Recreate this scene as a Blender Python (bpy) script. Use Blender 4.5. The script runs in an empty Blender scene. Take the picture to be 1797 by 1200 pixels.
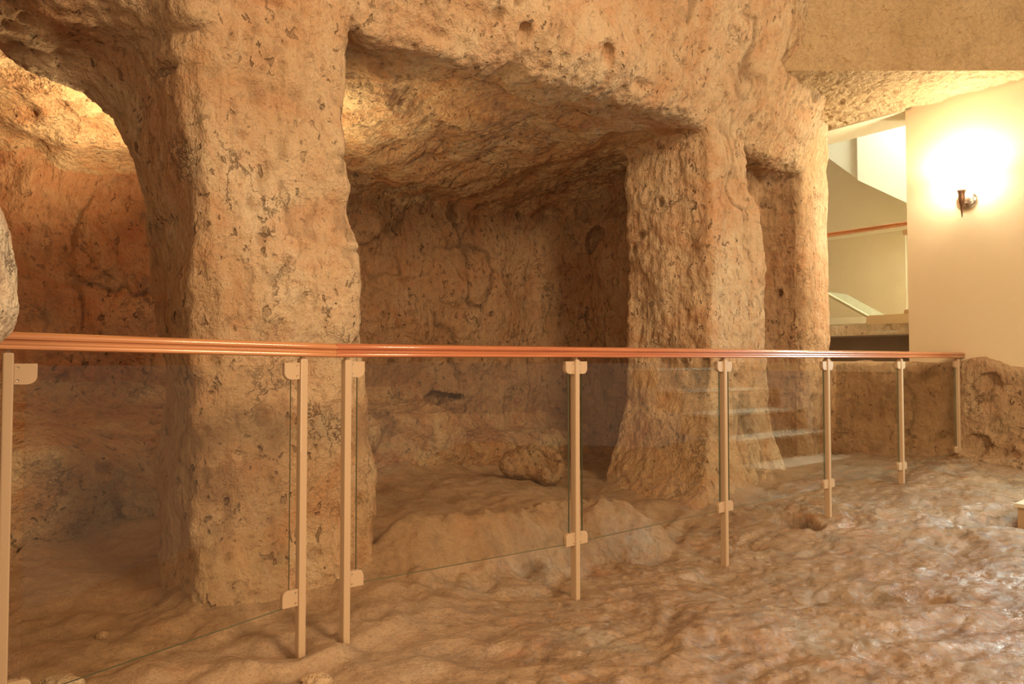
import bpy, bmesh, math
import numpy as np
from mathutils import Vector, Matrix
R = math.radians
C = bpy.context.scene.collection
SC = bpy.context.scene
# ------------------------------------------------------------------ camera
FPX, HOR = 1200.0, 634.0
PITCH = math.atan((HOR - 600) / FPX)
EYE = np.array([0.0, 0.0, 1.0])
cam_d = bpy.data.cameras.new('camera'); cam = bpy.data.objects.new('camera', cam_d); C.objects.link(cam)
cam.location = EYE; cam.rotation_euler = (math.pi / 2 + PITCH, 0, 0)
cam_d.sensor_width = 36; cam_d.lens = 36 * FPX / 1797; cam_d.clip_start = 0.05
SC.camera = cam
# ------------------------------------------------------------------ view, world, lights
SC.view_settings.view_transform = 'Standard'; SC.view_settings.look = 'None'
SC.view_settings.gamma = 1; SC.view_settings.use_curve_mapping = False
SC.view_settings.exposure = 0.15
SC.cycles.use_denoising = True; SC.cycles.denoising_prefilter = 'FAST'
SC.cycles.max_bounces = 6; SC.cycles.transparent_max_bounces = 16
SC.cycles.sample_clamp_indirect = 6
WORLD_COL, WORLD_STR = (1.0, 0.69, 0.43), 0.42
w = bpy.data.worlds.new('world'); SC.world = w; w.use_nodes = True
bg = w.node_tree.nodes['Background']; bg.inputs[0].default_value = (*WORLD_COL, 1); bg.inputs[1].default_value = WORLD_STR

def light(name, kind, loc, energy, col, size=0.3, aim=None, spot=None, size_y=None):
    d = bpy.data.lights.new(name, kind); d.energy = energy; d.color = col
    if kind == 'AREA':
        d.size = size
        if size_y: d.shape = 'RECTANGLE'; d.size_y = size_y
    else:
        d.shadow_soft_size = size
    if spot: d.spot_size = R(spot); d.spot_blend = 0.8
    o = bpy.data.objects.new(name, d); C.objects.link(o); o.location = loc
    if aim is not None:
        o.rotation_euler = (Vector(aim) - Vector(loc)).to_track_quat('-Z', 'Y').to_euler()
    return o

U_ = np.array([0.737, 0.676]); V_ = np.array([-0.676, 0.737]); P1 = np.array([-1.03, 2.75])
def uv2xy(u, v):
    return P1[0] + U_[0] * u + V_[0] * v, P1[1] + U_[1] * u + V_[1] * v
def xy2uv(x, y):
    return (x - P1[0]) * U_[0] + (y - P1[1]) * U_[1], (x - P1[0]) * V_[0] + (y - P1[1]) * V_[1]
def L(u, v, z):
    x, y = uv2xy(u, v); return (x, y, z)
WARM = (1.0, 0.72, 0.43)
light('hall_lamp_light', 'AREA', (3.6, -0.8, 4.0), 290, WARM, 1.4, aim=(0.6, 4.0, 1.2))
light('hall_fill_light', 'AREA', (-1.6, -2.2, 3.6), 75, WARM, 1.8, aim=(0.8, 4.2, 1.2))
light('hall_low_fill_light', 'AREA', (-0.2, -1.6, 0.7), 42, WARM, 1.0, aim=(-0.3, 3.2, 2.4))  # unseen low fill, added to brighten the arch and soffits
light('chamber_lamp_light', 'SPOT', L(0.0, 1.05, 1.75), 105, (1.0, 0.76, 0.42), 0.06, aim=L(-0.42, 1.30, 2.4), spot=140)
light('chamber_lamp_light_2', 'SPOT', L(0.55, 0.95, 1.9), 45, (1.0, 0.76, 0.42), 0.06, aim=L(1.0, 1.0, 2.5), spot=120)
light('stairwell_light', 'AREA', (4.75, 6.9, 4.3), 105, (0.95, 1.0, 0.80), 1.0, aim=(5.2, 8.2, 2.6))
light('stairwell_lamp_light', 'AREA', (6.5, 6.6, 2.4), 250, (1.0, 0.92, 0.66), 0.8, aim=(4.6, 8.6, 2.0))
light('daylight_from_door', 'AREA', (4.1, 4.6, 1.40), 36, (0.74, 1.0, 0.97), 0.5, aim=(1.9, 2.6, 0.0))

# ------------------------------------------------------------------ projection helpers
Fw = np.array([0, math.cos(PITCH), math.sin(PITCH)]); Up = np.array([0, -math.sin(PITCH), math.cos(PITCH)])
def ray(px, py):
    return np.array([1.0, 0, 0]) * (px - 898.5) / FPX - Up * (py - 600) / FPX + Fw
def at(px, py, Y):
    d = ray(px, py); return EYE + d * (Y / d[1])

# ------------------------------------------------------------------ numpy noise
def _h(ix, iy, iz, s):
    n = (ix * np.int64(374761393) + iy * np.int64(668265263) + iz * np.int64(1274126177) + np.int64(s) * 974711) & 0xFFFFFFFF
    n = ((n ^ (n >> 13)) * 1274126177) & 0xFFFFFFFF
    n = ((n ^ (n >> 15)) * 668265263) & 0xFFFFFFFF
    return ((n ^ (n >> 16)) & 0xFFFF).astype(np.float32) / 32767.5 - 1.0
def noise(x, y, z, s=0):
    """smooth value noise in [-1, 1]"""
    xf = np.floor(x); yf = np.floor(y); zf = np.floor(z)
    ix = xf.astype(np.int64); iy = yf.astype(np.int64); iz = zf.astype(np.int64)
    fx = (x - xf).astype(np.float32); fy = (y - yf).astype(np.float32); fz = (z - zf).astype(np.float32)
    fx = fx * fx * fx * (fx * (fx * 6 - 15) + 10); fy = fy * fy * fy * (fy * (fy * 6 - 15) + 10); fz = fz * fz * fz * (fz * (fz * 6 - 15) + 10)
    def ln(a, b, t): return a + (b - a) * t
    r = []
    for dz in (0, 1):
        a = ln(_h(ix, iy, iz + dz, s), _h(ix + 1, iy, iz + dz, s), fx)
        b = ln(_h(ix, iy + 1, iz + dz, s), _h(ix + 1, iy + 1, iz + dz, s), fx)
        r.append(ln(a, b, fy))
    return ln(r[0], r[1], fz)
def fbm(x, y, z, f, o, s=0, g=0.5):
    t = 0; a = 1.0
    for i in range(o):
        q = 2.03 ** i * f
        t = t + a * noise(x * q + 17.3 * i, y * q + 5.1 * i, z * q - 9.7 * i, s + i); a *= g
    return t
def sst(a, b, x):
    t = np.clip((x - a) / (b - a), 0, 1); return t * t * (3 - 2 * t)

# ------------------------------------------------------------------ the cave as a signed distance (rock is negative)
def smin(a, b, k):
    h = np.clip(0.5 + 0.5 * (b - a) / k, 0, 1); return b + (a - b) * h - k * h * (1 - h)
def smax(a, b, k): return -smin(-a, -b, k)
def rbox2(a, b, r):
    qa = a + r; qb = b + r
    return np.hypot(np.maximum(qa, 0), np.maximum(qb, 0)) + np.minimum(np.maximum(qa, qb), 0) - r
def ell(u, v, z, c, r):
    q = np.sqrt(((u - c[0]) / r[0]) ** 2 + ((v - c[1]) / r[1]) ** 2 + ((z - c[2]) / r[2]) ** 2)
    return (q - 1) * min(r)
IP = np.interp
def zceil(u, v):
    b = sst(-0.1, 0.9, u)
    left = 2.56 - 0.20 * (v - 0.5)
    mid = 2.44 + 0.085 * np.clip(u, 0, 3.6) - 0.10 * np.clip(v - 0.4, 0, 3) - 0.10 * sst(1.2, 2.0, v) * sst(1.2, 3.0, u)
    return left * (1 - b) + mid * b
def front(u, z):
    v0 = -0.42 * np.clip(z - 2.62, 0, 0.95) * sst(5.35, 4.7, u)
    v0 = v0 - 0.17 * np.exp(-(((u - 1.9) / 0.75) ** 2) - ((z - 2.78) / 0.22) ** 2)
    v0 = v0 + 0.10 * np.exp(-(((u - 0.62) / 0.16) ** 2) - ((z - 2.42) / 0.16) ** 2)
    v0 = v0 - 0.32 * sst(0.5, -0.9, u) * sst(2.26, 2.48, z + 0.10 * u)
    v0 = v0 + 0.04 * sst(3.0, 2.8, z) * sst(3.1, 3.5, u)
    return v0
def pillar1(u, v, z):
    ul = -0.245 + 0.03 * sst(0.5, 0.0, z)
    ur = IP(z, [0, 0.15, 0.45, 0.8, 1.0, 1.35, 1.6, 2.0, 2.4, 3.0], [0.56, 0.50, 0.555, 0.525, 0.50, 0.465, 0.435, 0.40, 0.385, 0.40]).astype(np.float32)
    vf = -0.02 - 0.06 * sst(0.45, 0.0, z) - 0.03 * sst(1.3, 0.6, z)
    a = np.maximum(ul - u, u - ur); b = np.maximum(vf - v, v - 0.62)
    return rbox2(a, b, 0.07)
def pillar2(u, v, z):
    ul = 3.31 - IP(z, [0, 0.12, 0.35, 0.7, 1.0, 2.2], [0.40, 0.29, 0.13, 0.03, 0.01, 0.0]).astype(np.float32)
    ur = IP(z, [0, 0.3, 0.9, 2.05, 2.25, 2.34, 3], [4.34, 4.26, 4.13, 4.10, 4.0, 3.86, 3.86]).astype(np.float32)
    vf = -0.07 - 0.12 * sst(0.5, 0.0, z)
    a = np.maximum(ul - u, u - ur); b = np.maximum(vf - v, v - 0.75)
    return rbox2(a, b, 0.06)
def arch(u, v, z):
    za = IP(u, [-2.6, -1.3, -0.95, -0.77, -0.6, -0.49, -0.40, -0.33, -0.24, -0.1], [2.13, 2.19, 2.19, 2.185, 2.155, 2.12, 2.035, 1.92, 1.72, 0.2]).astype(np.float32)
    d = np.maximum((za - z) * 0.72, u - 0.3)
    vf = 0.46 * np.clip(1 - (z - za) / 0.55, 0, 1) * sst(-0.28, -0.42, u) - 0.11 * sst(2.26, 2.32, z - 0.05 * u) * sst(-0.14, -0.30, u)
    return np.maximum(smax(d, vf - v, 0.30), v - 0.62)
def bench(u, v, z):
    f = IP(u, [-2, -0.5, 0.7, 1.9, 2.3, 3.9], [1.2, 1.25, 1.45, 1.64, 1.66, 1.75]).astype(np.float32)
    top = np.where(u < 0.6, 0.55, 0.56) + 0.28 * np.clip(v - f, 0, 1) - 0.25 * sst(2.25, 2.5, u)
    return smax(f - v, z - top, 0.08)
def lowwall(u, v, z):
    fu = 5.585 - 0.10 * sst(0.5, 0.15, z) - 0.05 * np.exp(-((v + 1.25) / 0.2) ** 2 - ((z - 0.95) / 0.2) ** 2)
    top = 0.985 + 0.06 * np.exp(-((v + 1.18) / 0.14) ** 2) - 0.03 * sst(-1.3, -1.5, v)
    return smax(smax(fu - u, z - top, 0.05), u - 6.05, 0.02)
def outcrop(u, v, z):
    r = IP(z, [-0.3, 0.5, 0.9, 1.0, 1.1, 1.25, 1.42, 1.7, 2.2, 3.2], [0.36, 0.38, 0.43, 0.485, 0.515, 0.505, 0.465, 0.40, 0.36, 0.4]).astype(np.float32)
    return np.hypot(u + 1.394, v + 0.825) - r
PITS = []
def sdf(u, v, z, parts=False):
    wall = front(u, z) - v
    vb = 2.12 + 0.12 * sst(0.9, 2.2, z) * 0 - 0.05 * np.sin(u * 2.1)
    cham = smax(smax(u - 3.92, v - vb, 0.25), smax(z - zceil(u, v), -2.05 - u, 0.2), 0.16)
    soff = np.where(v > 0.36, 2.36 - 0.12 * (v - 0.36), 2.70)
    nich = smax(smax(np.abs(u - 4.48) - 0.55, v - 0.70, 0.12), z - soff, 0.05)
    nich = smax(nich, (v - 0.34) * 0.7 + (u - 4.92) * 0.9, 0.1)
    nich = np.maximum(nich, u - 5.3)
    rock = smax(wall, -cham, 0.07)
    rock = smax(rock, -nich, 0.07)
    a1 = arch(u, v, z); p1 = pillar1(u, v, z); p2 = pillar2(u, v, z); be = bench(u, v, z)
    rock = smin(rock, be, 0.10)
    rock = smin(rock, smin(p1, a1, 0.14), 0.07)
    rock = smin(rock, p2, 0.08)
    # right end of the rock, the third pillar, open to the stairwell beyond
    rock = smax(rock, u - 5.62 - 0.10 * sst(0.9, 0.3, z) + 0.05 * sst(2.4, 3.2, z), 0.10)
    ow = lowwall(u, v, z); oc = outcrop(u, v, z)
    rock = smin(rock, ow, 0.08)
    rock = np.minimum(rock, oc)
    rock = smin(rock, ell(u, v, z, (2.42, 0.90, 0.20), (0.22, 0.20, 0.15)), 0.06)
    for c, r in PITS:
        rock = smax(rock, -ell(u, v, z, c, r), 0.02)
    if parts:
        return rock, dict(p1=p1, a1=a1, p2=p2, be=be, ow=ow, oc=oc)
    return rock

def march(px, py):
    d = ray(px, py); d = d / np.linalg.norm(d); t = 0.9
    for i in range(120):
        p = EYE + d * t; u, v = xy2uv(p[0], p[1])
        s = float(sdf(np.array([u]), np.array([v]), np.array([p[2]]))[0])
        if s < 0.003: break
        t += max(s * 0.6, 0.003)
    return p
# pits and sockets cut in the rock: (pixel seen at, radii u, v, z in metres)
PIT_LIST = [(290, 116, .030, .05, .016), (890, 137, .09, .15, .055), (918, 64, .05, .06, .085), (1068, 98, .06, .05, .10),
            (511, 742, .018, .03, .028), (516, 800, .022, .03, .020), (590, 905, .026, .04, .05), (628, 878, .026, .05, .036),
            (640, 315, .09, .07, .09), (845, 520, .075, .07, .07), (838, 547, .05, .06, .02), (1391, 552, .03, .05, .06),
            (1365, 515, .10, .05, .06), (1240, 505, .02, .03, .02), (1712, 781, .10, .10, .09), (1757, 797, .07, .14, .07), 
            (1738, 672, .07, .09, .08), (1130, 150, .12, .04, .03), (800, 697, .16, .10, .03), (628, 600, .02, .05, .03), (240, 505, .03, .05, .02),
            (1045, 420, .20, .16, .16), (965, 800, .10, .16, .16), (1230, 92, .03, .05, .05), (430, 70, .02, .03, .05)]
_p = []
for px, py, a, b, c in PIT_LIST:
    p = march(px, py); u, v = xy2uv(p[0], p[1]); _p.append(((u, v, p[2]), (a, b, c)))
PITS = _p

def lowfreq(u, v, z):
    n = 0.055 * fbm(u, v, z, 2.3, 2, 3) + 0.030 * fbm(u, v, z * 0.55, 6.0, 1, 9)
    zs = z + 0.10 * u
    n = n * (0.40 + 0.60 * sst(0.1, 0.6, v)) + 0.012 * np.abs(noise(u * 3, v * 3, zs * 16, 4)) * sst(0.0, 0.6, v)
    return n * (1 - 0.6 * sst(4.9, 5.3, u))

# ---------------- surface nets on a fine grid, evaluated only in the band round the surface
HS = 0.0135; CB = 4
U0, V0, Z0 = -2.3, -2.3, -0.32
NU, NV, NZ = int(8.4 / HS / CB), int(4.9 / HS / CB), int(4.66 / HS / CB)
HC = HS * CB
gu = (U0 + HC * np.arange(NU + 1)).astype(np.float32); gv = (V0 + HC * np.arange(NV + 1)).astype(np.float32); gz = (Z0 + HC * np.arange(NZ + 1)).astype(np.float32)
Cu, Cv, Cz = np.meshgrid(gu, gv, gz, indexing='ij')
coarse = sdf(Cu.ravel(), Cv.ravel(), Cz.ravel()).astype(np.float32).reshape(Cu.shape)
lf = lowfreq(Cu.ravel(), Cv.ravel(), Cz.ravel()).astype(np.float32).reshape(Cu.shape)
band = np.abs(coarse[:-1, :-1, :-1]) < 0.22
bi, bj, bk = np.nonzero(band)
fine = np.repeat(np.repeat(np.repeat(np.where(coarse[:-1, :-1, :-1] < 0, np.float32(-1), np.float32(1)).astype(np.float16), CB, 0), CB, 1), CB, 2)
o4 = np.arange(CB)
w1 = np.stack([1 - o4 / CB, o4 / CB]).astype(np.float32)
CH = 4000
for s in range(0, len(bi), CH):
    i, j, k = bi[s:s + CH], bj[s:s + CH], bk[s:s + CH]
    corner = np.stack([np.stack([np.stack([lf[i + a, j + b, k + c] for c in (0, 1)], -1) for b in (0, 1)], -2) for a in (0, 1)], -3)
    ns = np.einsum('nabc,ap,bq,cr->npqr', corner, w1, w1, w1, optimize=True)
    I = (i[:, None] * CB + o4)[:, :, None, None]; J = (j[:, None] * CB + o4)[:, None, :, None]; K = (k[:, None] * CB + o4)[:, None, None, :]
    I, J, K = np.broadcast_arrays(I, J, K)
    uu = (U0 + HS * I).astype(np.float32).ravel(); vv = (V0 + HS * J).astype(np.float32).ravel(); zz = (Z0 + HS * K).astype(np.float32).ravel()
    d = sdf(uu, vv, zz) + ns.ravel()
    fine[I.ravel(), J.ravel(), K.ravel()] = d.astype(np.float16)
sg = fine < 0
SH = np.array(fine.shape)
def cid(i, j, k): return (i * SH[1] + j) * SH[2] + k
quads = []
for ax in range(3):
    sl0 = [slice(None)] * 3; sl1 = [slice(None)] * 3; sl0[ax] = slice(0, -1); sl1[ax] = slice(1, None)
    a = sg[tuple(sl0)]; b = sg[tuple(sl1)]
    idx = np.array(np.nonzero(a != b)).T
    p, q = [(1, 2), (2, 0), (0, 1)][ax]
    ok = (idx[:, p] > 0) & (idx[:, q] > 0) & (idx[:, p] < SH[p] - 1) & (idx[:, q] < SH[q] - 1)
    idx = idx[ok]
    inside = a[tuple(idx.T)]
    c = []
    for dp, dq in ((-1, -1), (0, -1), (0, 0), (-1, 0)):
        t = idx.copy(); t[:, p] += dp; t[:, q] += dq; c.append(cid(t[:, 0], t[:, 1], t[:, 2]))
    qd = np.stack(c, 1)
    qd[~inside] = qd[~inside][:, ::-1]
    quads.append(qd)
quads = np.concatenate(quads)
cells, inv = np.unique(quads, return_inverse=True)
quads = inv.reshape(-1, 4)
ci = cells // (SH[1] * SH[2]); cj = (cells // SH[2]) % SH[1]; ck = cells % SH[2]
acc = np.zeros((len(cells), 3)); cnt = np.zeros(len(cells))
for ax in range(3):
    for d1 in (0, 1):
        for d2 in (0, 1):
            o = [0, 0, 0]; p, q = [(1, 2), (2, 0), (0, 1)][ax]; o[p] = d1; o[q] = d2
            e = list(o); e[ax] = 1
            a = fine[ci + o[0], cj + o[1], ck + o[2]].astype(np.float32); b = fine[ci + e[0], cj + e[1], ck + e[2]].astype(np.float32)
            m = (a < 0) != (b < 0)
            t = np.where(m, a / np.where(m, a - b, 1), 0)
            pos = np.stack([ci + o[0], cj + o[1], ck + o[2]], 1).astype(float); pos[:, ax] += t
            acc[m] += pos[m]; cnt += m
VU = acc / cnt[:, None] * HS + np.array([U0, V0, Z0])
del fine, sg, acc
def vnormals(P, Q):
    n = np.cross(P[Q[:, 2]] - P[Q[:, 0]], P[Q[:, 3]] - P[Q[:, 1]])
    o = np.zeros_like(P)
    for c in range(4):
        for k in range(3): o[:, k] += np.bincount(Q[:, c], n[:, k], len(P))
    return o / (np.linalg.norm(o, axis=1, keepdims=True) + 1e-9)
for it in range(2):      # relax the grid stair-steps
    s_ = np.zeros_like(VU); n_ = np.zeros(len(VU))
    for c in range(4):
        for dd in (1, 3):
            for k in range(3): s_[:, k] += np.bincount(quads[:, c], VU[quads[:, (c + dd) % 4], k], len(VU))
            n_ += np.bincount(quads[:, c], minlength=len(VU))
    VU = VU * 0.5 + 0.5 * s_ / n_[:, None]
NRM = vnormals(VU, quads)
u, v, z = VU.T
# ---------------- relief: chisel strokes, cracks, pits, flakes
hor = np.abs(NRM[:, 2])                                   # ceilings and shelves
wx, wy, wz = (noise(u * 3, v * 3, z * 3, 40 + k) * 0.08 + noise(u * 13, v * 13, z * 13, 44 + k) * 0.03 for k in range(3))
crk = np.abs(noise((u + wx) * 2.4, (v + wy) * 2.4, (z + wz) * 1.7, 50))
crack = np.exp(-(crk / 0.035) ** 2) * sst(-0.05, 0.35, noise(u * 1.7, v * 1.7, z * 1.7, 55))
crk2 = np.abs(noise((u + wx) * 5.5, (v + wy) * 5.5, (z + wz) * 3.6, 60))
crack2 = np.exp(-(crk2 / 0.05) ** 2) * sst(0.05, 0.45, noise(u * 2.2, v * 2.2, z * 1.5, 65))
strokes = noise(u * 34 + wx * 20, v * 34, z * 8, 70)
pit = sst(0.50, 0.78, noise(u * 24, v * 24, z * 19, 80)) * sst(-0.15, 0.3, noise(u * 2.6, v * 2.6, z * 2.6, 81))
pit2 = sst(0.55, 0.8, noise(u * 11, v * 11, z * 9, 83)) * sst(0.1, 0.5, noise(u * 2.1, v * 2.1, z * 2.1, 84))
fl = noise(u * 6 + wx * 6, v * 6, z * 5 + wz * 6, 90); flake = np.floor(fl * 3.5) / 3.5 + sst(0.7, 1.0, fl * 3.5 - np.floor(fl * 3.5)) / 3.5
disp = (0.011 * fbm(u, v, z, 9, 3, 20) + 0.005 * fbm(u, v, z * 0.6, 26, 2, 26) + (0.002 + 0.0025 * sst(1.0, 2.0, u)) * strokes - 0.016 * crack - 0.007 * crack2 - 0.011 * pit - 0.022 * pit2
        + 0.016 * flake * (0.35 + 0.9 * sst(0.4, 0.8, hor)) )
calm = 1 - 0.45 * sst(4.8, 5.2, u) * sst(1.2, 1.5, z)
VU = VU + NRM * (disp * calm)[:, None]
XY = np.stack(uv2xy(VU[:, 0], VU[:, 1]), 1)
VX = np.concatenate([XY, VU[:, 2:3]], 1)
ATT_CRACK = np.clip(crack * 0.9 + crack2 * 0.7 + 0.8 * pit2 + 0.5 * pit, 0, 1).astype(np.float32)

# ------------------------------------------------------------------ materials
class NT:
    def __init__(s, name):
        s.m = bpy.data.materials.new(name); s.m.use_nodes = True; s.t = s.m.node_tree; s.t.nodes.clear()
        s.out = s.t.nodes.new('ShaderNodeOutputMaterial')
    def n(s, typ, inp=None, **kw):
        nd = s.t.nodes.new('ShaderNode' + typ)
        for k, val in kw.items(): setattr(nd, k, val)
        for k, val in (inp or {}).items(): s.set(nd.inputs[k], val)
        return nd
    def set(s, sock, val):
        if isinstance(val, bpy.types.NodeSocket): s.t.links.new(val, sock)
        elif isinstance(val, tuple) and len(val) == 3 and sock.type == 'RGBA': sock.default_value = (*val, 1)
        else: sock.default_value = val
    def coord(s, scale=(1, 1, 1)):
        if not hasattr(s, 'tc'): s.tc = s.n('TexCoord').outputs['Object']
        return s.n('Mapping', {'Vector': s.tc, 'Scale': scale}).outputs[0]
    def noise(s, scale, detail=4, rough=0.55, sc=(1, 1, 1), dist=0.0):
        return s.n('TexNoise', {'Vector': s.coord(sc), 'Scale': scale, 'Detail': detail, 'Roughness': rough, 'Distortion': dist}).outputs['Fac']
    def ramp(s, fac, *stops):
        r = s.n('ValToRGB', {'Fac': fac}).color_ramp if False else None
        nd = s.n('ValToRGB', {'Fac': fac}); el = nd.color_ramp.elements
        while len(el) < len(stops): el.new(0.5)
        for e, (p, c) in zip(el, stops):
            e.position = p; e.color = (*c, 1) if isinstance(c, tuple) else (c, c, c, 1)
        return nd.outputs[0]
    def mix(s, fac, a, b, mode='MIX'):
        nd = s.n('Mix', data_type='RGBA', blend_type=mode)
        s.set(nd.inputs[0], fac); s.set(nd.inputs[6], a); s.set(nd.inputs[7], b); return nd.outputs[2]
    def math(s, op, a, b=0.0):
        nd = s.n('Math', operation=op); s.set(nd.inputs[0], a); s.set(nd.inputs[1], b); return nd.outputs[0]
    def bump(s, h, strength, dist, normal=None):
        d = {'Height': h, 'Strength': strength, 'Distance': dist}
        if normal is not None: d['Normal'] = normal
        return s.n('Bump', d).outputs[0]
    def bsdf(s, col, rough=0.6, normal=None, **kw):
        d = {'Base Color': col, 'Roughness': rough}
        if normal is not None: d['Normal'] = normal
        d.update(kw)
        b = s.n('BsdfPrincipled', d); s.t.links.new(b.outputs[0], s.out.inputs[0]); return b

def rock_mat(name, base, light_c, red, dark, red_amt=0.5, chisel=1.0, horizontal=False, rough=0.8, veins=1.0):
    t = NT(name)
    big = t.noise(1.3, 5, 0.6)
    mid = t.noise(5.5, 6, 0.62, dist=0.8)
    finen = t.noise(38, 5, 0.65)
    st = (1, 1, 0.22) if not horizontal else (1, 1, 1)
    streak = t.noise(24, 4, 0.6, sc=st, dist=0.4)
    c = t.mix(t.ramp(big, (0.35, 0.0), (0.65, 1.0)), base, light_c)
    redm = t.math('MULTIPLY', t.ramp(t.noise(2.1, 6, 0.68, dist=1.6), (0.50 - 0.12 * red_amt, 0.0), (0.72 - 0.08 * red_amt, 1.0)), 0.75 * min(1.0, 0.5 + red_amt * 0.6))
    c = t.mix(redm, c, red)
    c = t.mix(t.math('MULTIPLY', t.ramp(mid, (0.52, 0.0), (0.70, 1.0)), 0.45), c, light_c)
    c = t.mix(t.math('MULTIPLY', t.ramp(mid, (0.30, 1.0), (0.44, 0.0)), 0.45), c, dark)
    c = t.mix(t.math('MULTIPLY', t.ramp(streak, (0.55, 0.0), (0.72, 1.0)), 0.35), c, dark)
    c = t.mix(t.math('MULTIPLY', t.ramp(finen, (0.30, 1.0), (0.43, 0.0)), 0.5), c, dark)
    # thin iron veins, stain along the cracks and darker pits
    wob = t.n('VectorMath', {0: t.n('TexNoise', {'Vector': t.coord(), 'Scale': 5.0, 'Detail': 6.0, 'Roughness': 0.7}).outputs['Color'], 1: (0.33, 0.33, 0.33)}, operation='MULTIPLY').outputs[0]
    vd = t.n('VectorMath', {0: t.coord((1, 1, 0.55)), 1: wob}, operation='ADD').outputs[0]
    vor = t.n('TexVoronoi', {'Vector': vd, 'Scale': 4.5}, feature='DISTANCE_TO_EDGE').outputs['Distance']
    vein = t.math('MULTIPLY', t.ramp(vor, (0.0, 1.0), (0.022, 0.0)), t.ramp(t.noise(2.6, 3), (0.54, 0.0), (0.66, 1.0)))
    c = t.mix(t.math('MULTIPLY', vein, 0.5 * veins), c, tuple(x * 0.5 for x in red))
    pk = t.n('TexNoise', {'Vector': t.coord((1, 1, 0.7) if not horizontal else (1, 1, 1)), 'Scale': 27.0, 'Detail': 2.5, 'Roughness': 0.5, 'Distortion': 0.5}).outputs['Fac']
    pock = t.math('MULTIPLY', t.ramp(pk, (0.305, 1.0), (0.365, 0.0)), t.math('MULTIPLY', t.ramp(t.noise(3.3, 3), (0.42, 0.15), (0.60, 1.0)), veins))
    c = t.mix(t.math('MULTIPLY', pock, 0.7), c, tuple(x * 0.7 for x in dark))
    at_ = t.n('Attribute', attribute_name='crack').outputs['Fac']
    c = t.mix(t.math('MULTIPLY', at_, 0.6), c, tuple(x * 0.75 for x in dark))
    h = t.math('ADD', t.math('MULTIPLY', streak, 0.8 * chisel), t.math('ADD', t.math('MULTIPLY', finen, 0.6), t.math('MULTIPLY', mid, 1.2)))
    h = t.math('SUBTRACT', h, t.math('MULTIPLY', vein, 0.5 * veins))
    h = t.math('SUBTRACT', h, t.math('MULTIPLY', pock, 0.9))
    nrm = t.bump(h, 0.9, 0.045)
    nrm = t.bump(t.noise(110, 4, 0.7), 0.5, 0.008, nrm)
    t.bsdf(c, rough, nrm, **{'Specular IOR Level': 0.25})
    return t.m
M = {}
M['rock'] = rock_mat('limestone', (0.55, 0.345, 0.185), (0.70, 0.52, 0.325), (0.54, 0.235, 0.10), (0.23, 0.125, 0.062), 0.5)
M['rock_red'] = rock_mat('red_limestone', (0.44, 0.22, 0.105), (0.57, 0.345, 0.185), (0.45, 0.15, 0.058), (0.18, 0.09, 0.045), 0.9)
M['rock_ceiling'] = rock_mat('flaky_limestone', (0.55, 0.345, 0.18), (0.66, 0.49, 0.29), (0.46, 0.19, 0.075), (0.20, 0.115, 0.065), 1.0, horizontal=True)
M['rock_shade_brown'] = rock_mat('shade_brown_limestone', (0.39, 0.225, 0.115), (0.50, 0.325, 0.185), (0.40, 0.16, 0.065), (0.16, 0.088, 0.045), 0.5)  # browner chamber wall; in the niche its dark tone paints in the shade
M['rock_pale'] = rock_mat('pale_limestone', (0.70, 0.545, 0.375), (0.80, 0.67, 0.49), (0.58, 0.30, 0.17), (0.52, 0.37, 0.235), 0.4)
M['rock_brown'] = rock_mat('brown_limestone', (0.40, 0.245, 0.125), (0.50, 0.335, 0.19), (0.38, 0.17, 0.075), (0.16, 0.095, 0.05), 0.3)

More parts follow.
